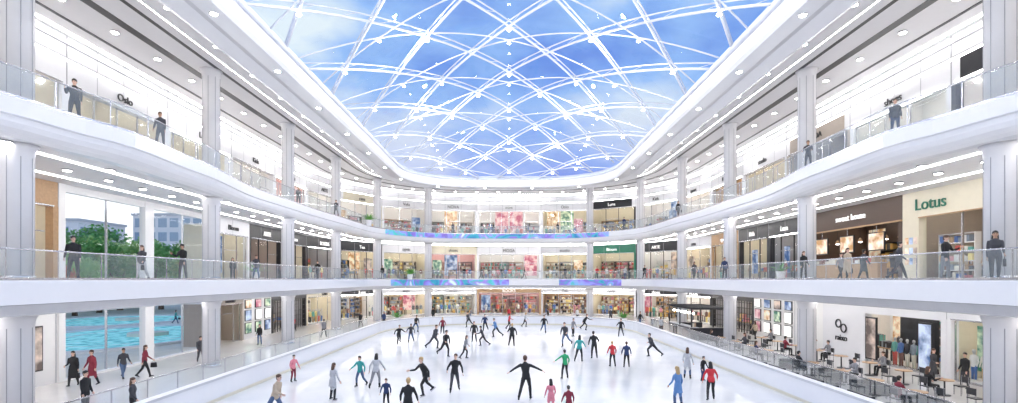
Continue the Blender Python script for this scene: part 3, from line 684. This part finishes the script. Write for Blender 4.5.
SKT=[('glide',-11.4,26.4,60,1.4,'pink','maroon'),('fgl',-7.9,22.4,150,1.62,'lightgrey','black'),('glide2',-7.5,25.2,-20,1.55,'teal','jeans'),('fsk',-6.6,24.8,180,1.72,'lightgrey','grey'),
('sk1',-3.9,23.3,-50,1.78,'black','black'),('glide2',-2.6,23.9,10,1.85,'black','charcoal'),('sk2',-4.45,34.8,40,1.8,'black','black'),('fsk',-3,34,100,1.6,'grey','black'),
('glide',-3,43,0,1.75,'black','black'),('sk1',-2.1,40.4,-80,1.6,'charcoal','black'),('sk2',.25,39.9,180,1.8,'black','black'),('spread',.76,22.4,170,1.98,'black','black'),
('armup',3.05,27.2,200,1.55,'green','black'),('sk2',4.5,39.9,-30,1.9,'charcoal','jeans'),('fsk',4.6,32.7,160,1.75,'teal','black'),('glide2',5.8,34,180,1.85,'black','black'),
('glide',6.4,30.9,190,1.55,'red','black'),('glide',7.2,30.6,170,1.55,'navy','black'),('lunge',10,34.8,-70,1.7,'charcoal','black'),('fgl',9.7,27.2,150,1.65,'lightgrey','jeans'),
('glide',10.3,26.6,30,1.3,'black','navy'),('fsk',9.05,22.4,170,1.7,'red','black'),('fgl',7.1,21,200,1.7,'blue','jeans'),('lunge',-9.2,41.7,30,1.65,'black','black'),
('glide2',-8.4,42.8,0,1.6,'charcoal','jeans'),('sk1',-5.8,38.7,60,1.85,'charcoal','charcoal'),('fgl',1.7,20.2,190,1.35,'pink','white'),('glide',2.3,19.2,190,1.3,'maroon','black'),
('glide',-3.7,18.3,180,1.75,'black','black'),('sk2',-9,19.2,80,1.7,'beige','jeans'),('sk1',-2.5,52,0,1.75,'navy','black'),('glide2',0,54,90,1.7,'red','black'),('sk2',3.5,50,0,1.75,'black','jeans'),
('glide',6,47,45,1.7,'grey','black'),('fsk',-6.5,49,0,1.7,'maroon','black'),('lunge',8,53,60,1.75,'black','black'),('sk1',-1.2,46.5,-60,1.75,'blue','black'),('glide',-5.2,21.2,0,1.2,'navy','black'),
('sk2',-9.5,51,40,1.7,'black','jeans'),('glide2',10.5,47,-20,1.7,'black','charcoal'),('fsk',1.8,56.5,90,1.65,'lightgrey','black'),('sk1',-4.5,56,-40,1.75,'charcoal','black')]
for i,(t,x,y,r,h,a,b) in enumerate(SKT): place(t,x,y,ic,r,h,a,b,hair=(0,1,0,0,2,1)[i%6],skin=i%7==3,nm='ice_skater',mirror=i%3==1)
P1=[('fcoat',-22.4,25.7,20,1.78,'black','black'),('coat',-21.6,25.9,-15,1.8,'maroon','black'),('walk',-21.3,27.6,60,1.7,'charcoal','jeans'),('fwalk',-20.4,28.0,120,1.8,'maroon','black'),('walk2',-20.3,32.9,40,1.75,'charcoal','charcoal'),
('fstand',-20.8,41.7,0,1.7,'black','jeans'),('walk',-17.4,47,180,1.75,'grey','black'),('fwalk',-22.4,52,0,1.65,'red','black'),('stand',-17.2,20.3,90,1.75,'black','black'),('fstand',-14.6,19.4,110,1.65,'charcoal','black'),
('hip',22.9,25.1,-90,1.78,'black','charcoal'),('fcoat',22.9,27.0,10,1.72,'charcoal','black'),('walk',22.9,38,0,1.75,'navy','jeans'),('fwalk',22.4,45.5,180,1.7,'beige','black'),('stand',-10,66,0,1.75,'black','black'),
('walk',-5,65,90,1.75,'grey','jeans'),('fstand',0,67,0,1.7,'red','black'),('walk2',5,64,-90,1.75,'black','black'),('fwalk',9,66,0,1.68,'white','black'),('phone',13,64,0,1.75,'charcoal','black'),('fstand',-14.5,58,0,1.7,'navy','black'),('walk',15.2,58,40,1.75,'black','jeans'),('fstand',15.2,50,0,1.7,'lightgrey','black'),('walk',-16.9,57,0,1.75,'black','black')]
for i,(t,x,y,r,h,a,b) in enumerate(P1): place(t,x,y,0,r,h,a,b,hair=i%2,skin=i%5==2)
P2=[('hip',-17.75,20.4,30,1.78,'black','black'),('fwalk',-17.9,24.4,10,1.7,'charcoal','lightgrey'),('phone',-18.0,27.6,-10,1.95,'black','black'),('walk',-17.8,35.2,40,1.75,'charcoal','jeans'),('fstand',-21,38,30,1.65,'black','black'),('walk2',-17.9,46.8,0,1.75,'black','black'),
('fwalk',17.6,18.1,-40,1.8,'charcoal','charcoal'),('phone',17.7,20.3,20,1.8,'black','grey'),('walk2',18,23.1,40,1.78,'charcoal','black'),('fcoat',18,26.6,0,1.68,'beige','black'),('coat',20,28.2,90,1.7,'charcoal','black'),('fstand',17.8,30.2,0,1.7,'black','black'),('walk',19.5,29.4,0,1.6,'grey','black'),('hip',17.7,41.0,0,1.8,'navy','black'),('fwalk',17.6,47.5,0,1.7,'charcoal','black'),
('walk',16.8,62,0,1.75,'black','black'),('fstand',15.2,65.5,0,1.7,'lightgrey','jeans'),('rail',12.2,69.4,0,1.75,'red','black'),('phone',8,71.4,0,1.75,'charcoal','black'),('walk',2.2,71.9,80,1.75,'black','black'),('stand',-1,71.8,0,1.75,'charcoal','jeans'),('fwalk',-9.5,70.9,0,1.7,'beige','black'),('stand',-16.2,64,0,1.75,'black','grey'),
('walk',-4,73,60,1.75,'charcoal','black'),('stand',-6.5,72.6,0,1.75,'black','jeans')]
for i,(t,x,y,r,h,a,b) in enumerate(P2): place(t,x,y,L2,r,h,a,b,hair=i%2,skin=i%4==2,mirror=i%4==3)
P3=[('phone',-17.9,20.6,35,1.8,'black','black'),('hip',-17.0,24.4,20,1.72,'charcoal','charcoal'),('fstand',-18.7,44.4,30,1.75,'black','black'),('walk',-17.8,51.5,0,1.75,'charcoal','black'),
('stand',17.3,22.4,-30,1.65,'black','navy'),('rail',17.6,29.4,-40,1.7,'black','black'),('fwalk',17.6,52,0,1.7,'black','black'),
('fwalk',-8,71.4,0,1.7,'charcoal','black'),('walk',-2.3,71.9,90,1.75,'black','jeans'),('fstand',7,71.7,0,1.7,'black','black'),('stand',15.2,66,0,1.75,'navy','black')]
for i,(t,x,y,r,h,a,b) in enumerate(P3): place(t,x,y,L3,r,h,a,b,hair=i%2,skin=i%4==1)
for i,(t,x,y,r) in enumerate((('walk',-46.5,52,30),('fstand',-46.5,39,0),('stand',-33,62.5,50),('fwalk',-42,63,120))): place(t,x,y,-.1,r,1.7,('white','red','blue','teal')[i%4],('beige','navy')[i%2],nm='bather')

# ---------------------------------------------------------------- furniture
mb=MB(); mb.cyl(0,0,.72,.75,.38,WOOD,20); mb.cyl(0,0,.04,.72,.035,DARK,8); mb.cyl(0,0,0,.04,.24,DARK,16); TAB=mb.mesh('cafe_table')
mb=MB(); mb.box(-.21,.21,-.21,.21,.42,.46,DARK); mb.box(-.21,.21,.18,.22,.6,.88,DARK)
for dx in(-.19,.19):
    mb.box(dx-.018,dx+.018,-.2,-.165,0,.42,STEEL); mb.box(dx-.018,dx+.018,.17,.205,0,.9,STEEL)
CH=mb.mesh('cafe_chair')
mb=MB(); mb.box(-.7,.7,-.4,.4,.12,.3,DARK); mb.box(-.62,-.01,-.4,.28,.3,.45,BLACK); mb.box(.01,.62,-.4,.28,.3,.45,BLACK); mb.box(-.7,.7,.25,.42,.3,.82,BLACK); mb.box(-.76,-.6,-.4,.42,.12,.6,BLACK); mb.box(.6,.76,-.4,.42,.12,.6,BLACK)
for dx in(-.65,.65):
    for dy in(-.35,.35): mb.box(dx-.03,dx+.03,dy-.03,dy+.03,0,.12,STEEL)
SOFA=mb.mesh('lounge_sofa')
spots=[]
for i in range(9):
    for j in range(2):
        x,y=(17.3+j*3.3,21.2+i*2.45)
        if j==0 and (abs(y-31.4)<.95 or abs(y-19)<.9): continue
        spots.append((x,y))
for n,(x,y) in enumerate(spots):
    inst('cafe_table',TAB,(x,y,0)); 
    for k,(dx,r) in enumerate(((-.8,math.pi/2),(.8,-math.pi/2))):
        inst('cafe_chair',CH,(x+dx,y,0),r)
        if (n*2+k)%3==0:
            rot=90 if dx<0 else -90
            place('fsit' if n%2 else 'sit',x+dx*1.0,y,-.0,rot,1.72,R.choice(['black','charcoal','navy','grey','maroon','black']),'black',hair=n%2,nm='seated_diner')
for i in range(4): inst('lounge_sofa',SOFA,(14.75,20.5+i*3.2,0),math.pi/2)
mb=MB()
mb.box(-1.6,1.6,-3.2,-2.7,0,1.1,BLACK); mb.box(-1.6,1.6,2.7,3.2,0,1.1,BLACK); mb.box(-1.6,-1.1,-2.7,2.7,0,1.1,BLACK); mb.box(-1.7,-1.0,-3.3,3.3,1.1,1.16,GREY)
for dx in(-1.6,1.6):
    for dy in(-3.1,0,3.1): mb.box(dx-.05,dx+.05,dy-.05,dy+.05,0,2.75,DARK)
for i in range(14): mb.box(-1.8,1.8,-3.3+i*.5,-3.2+i*.5,2.8,2.95,DARK)
mb.box(-1.7,1.7,-3.3,3.4,2.75,2.8,DARK)
for i in range(6): mb.cyl(-1.3,-2.7+i*1.05,2.3,2.45,.1,LAMP,8); mb.box(-1.31,-1.29,-2.71+i*1.05,-2.69+i*1.05,2.45,2.75,DARK)
goods(mb,-1.5,-1.05,-3,-2.8,1.16,.4,.6,GOODS)
mb.build('coffee_kiosk',Matrix.Translation((18,48,0)))
def plantmesh():
    mb=MB(); r=random.Random(3)
    mb.loft([(0,0,0),(0,0,.1),(0,0,.6),(0,0,.62)],[.25,.28,.36,.38],WHITE2,16); mb.cyl(0,0,.55,.58,.33,BARK,14)
    for i in range(46):
        a=r.uniform(0,6.28); el=r.uniform(.4,1.5); L=r.uniform(.6,1.3); pts=[]
        for k in range(5):
            t=k/4; d=L*t*math.cos(el)*(1+.3*t); pts.append((d*math.cos(a),d*math.sin(a),.58+L*t*math.sin(el)-.35*t*t*L))
        mb.loft(pts,[(.01,.01),(.05,.008),(.06,.008),(.04,.006),(.004,.004)],LEAF[0],6)
    return mb.mesh('potted_plant')
PL=plantmesh()
for x,y,z in[(-16.9,60.2,L3),(-13.2,66.6,L2),(14.2,61.8,0),(-14.0,62.5,0),(22.3,41,L2),(-22.3,44,L2),(22.4,33,L3)]: inst('potted_plant',PL,(x,y,z),R.uniform(0,6),1.1)

# ---------------------------------------------------------------- world
w=bpy.data.worlds.new('sky'); sc.world=w; w.use_nodes=True; nt=w.node_tree; bg=nt.nodes['Background']
tc=nt.nodes.new('ShaderNodeTexCoord'); sep=nt.nodes.new('ShaderNodeSeparateXYZ'); nt.links.new(tc.outputs['Generated'],sep.inputs[0])
mp=nt.nodes.new('ShaderNodeMapping'); mp.inputs['Scale'].default_value=(1.6,1.6,3.2); mp.inputs['Location'].default_value=(.35,.2,.1); nt.links.new(tc.outputs['Generated'],mp.inputs[0])
n=nt.nodes.new('ShaderNodeTexNoise'); n.inputs['Scale'].default_value=1.9; n.inputs['Detail'].default_value=5; n.inputs['Roughness'].default_value=.5; nt.links.new(mp.outputs[0],n.inputs['Vector'])
cr_=nt.nodes.new('ShaderNodeValToRGB'); e=cr_.color_ramp.elements
e[0].position=.36; e[0].color=(.15,.31,.84,1); e[1].position=.66; e[1].color=(.80,.92,1.0,1); q=e.new(.5); q.color=(.31,.54,.97,1)
nt.links.new(n.outputs['Fac'],cr_.inputs[0])
mr=nt.nodes.new('ShaderNodeMapRange'); mr.inputs[1].default_value=.12; mr.inputs[2].default_value=.2; nt.links.new(sep.outputs['Z'],mr.inputs[0])
mx=nt.nodes.new('ShaderNodeMix'); mx.data_type='RGBA'; nt.links.new(mr.outputs[0],mx.inputs['Factor']); mx.inputs[6].default_value=(1.3,1.32,1.35,1); nt.links.new(cr_.outputs[0],mx.inputs[7])
# soft violet tint in the lower part of the sky
mr2=nt.nodes.new('ShaderNodeMapRange'); mr2.inputs[1].default_value=.2; mr2.inputs[2].default_value=.36; mr2.inputs[3].default_value=.45; mr2.inputs[4].default_value=0; nt.links.new(sep.outputs['Z'],mr2.inputs[0])
mx2=nt.nodes.new('ShaderNodeMix'); mx2.data_type='RGBA'; nt.links.new(mr2.outputs[0],mx2.inputs['Factor']); nt.links.new(cr_.outputs[0],mx2.inputs[6]); mx2.inputs[7].default_value=(.36,.36,.85,1)
nt.links.new(mx2.outputs[2],mx.inputs[7])
nt.links.new(mx.outputs[2],bg.inputs['Color']); bg.inputs['Strength'].default_value=1.0

# ---------------------------------------------------------------- camera
cd=bpy.data.cameras.new('camera'); cam=bpy.data.objects.new('camera',cd); sc.collection.objects.link(cam)
cam.location=(0,0,5.5); cam.rotation_euler=(math.pi/2,0,0); cd.sensor_width=36; cd.lens=36*500/1018; cd.shift_y=77.5/1018; cd.clip_end=500
sc.camera=cam
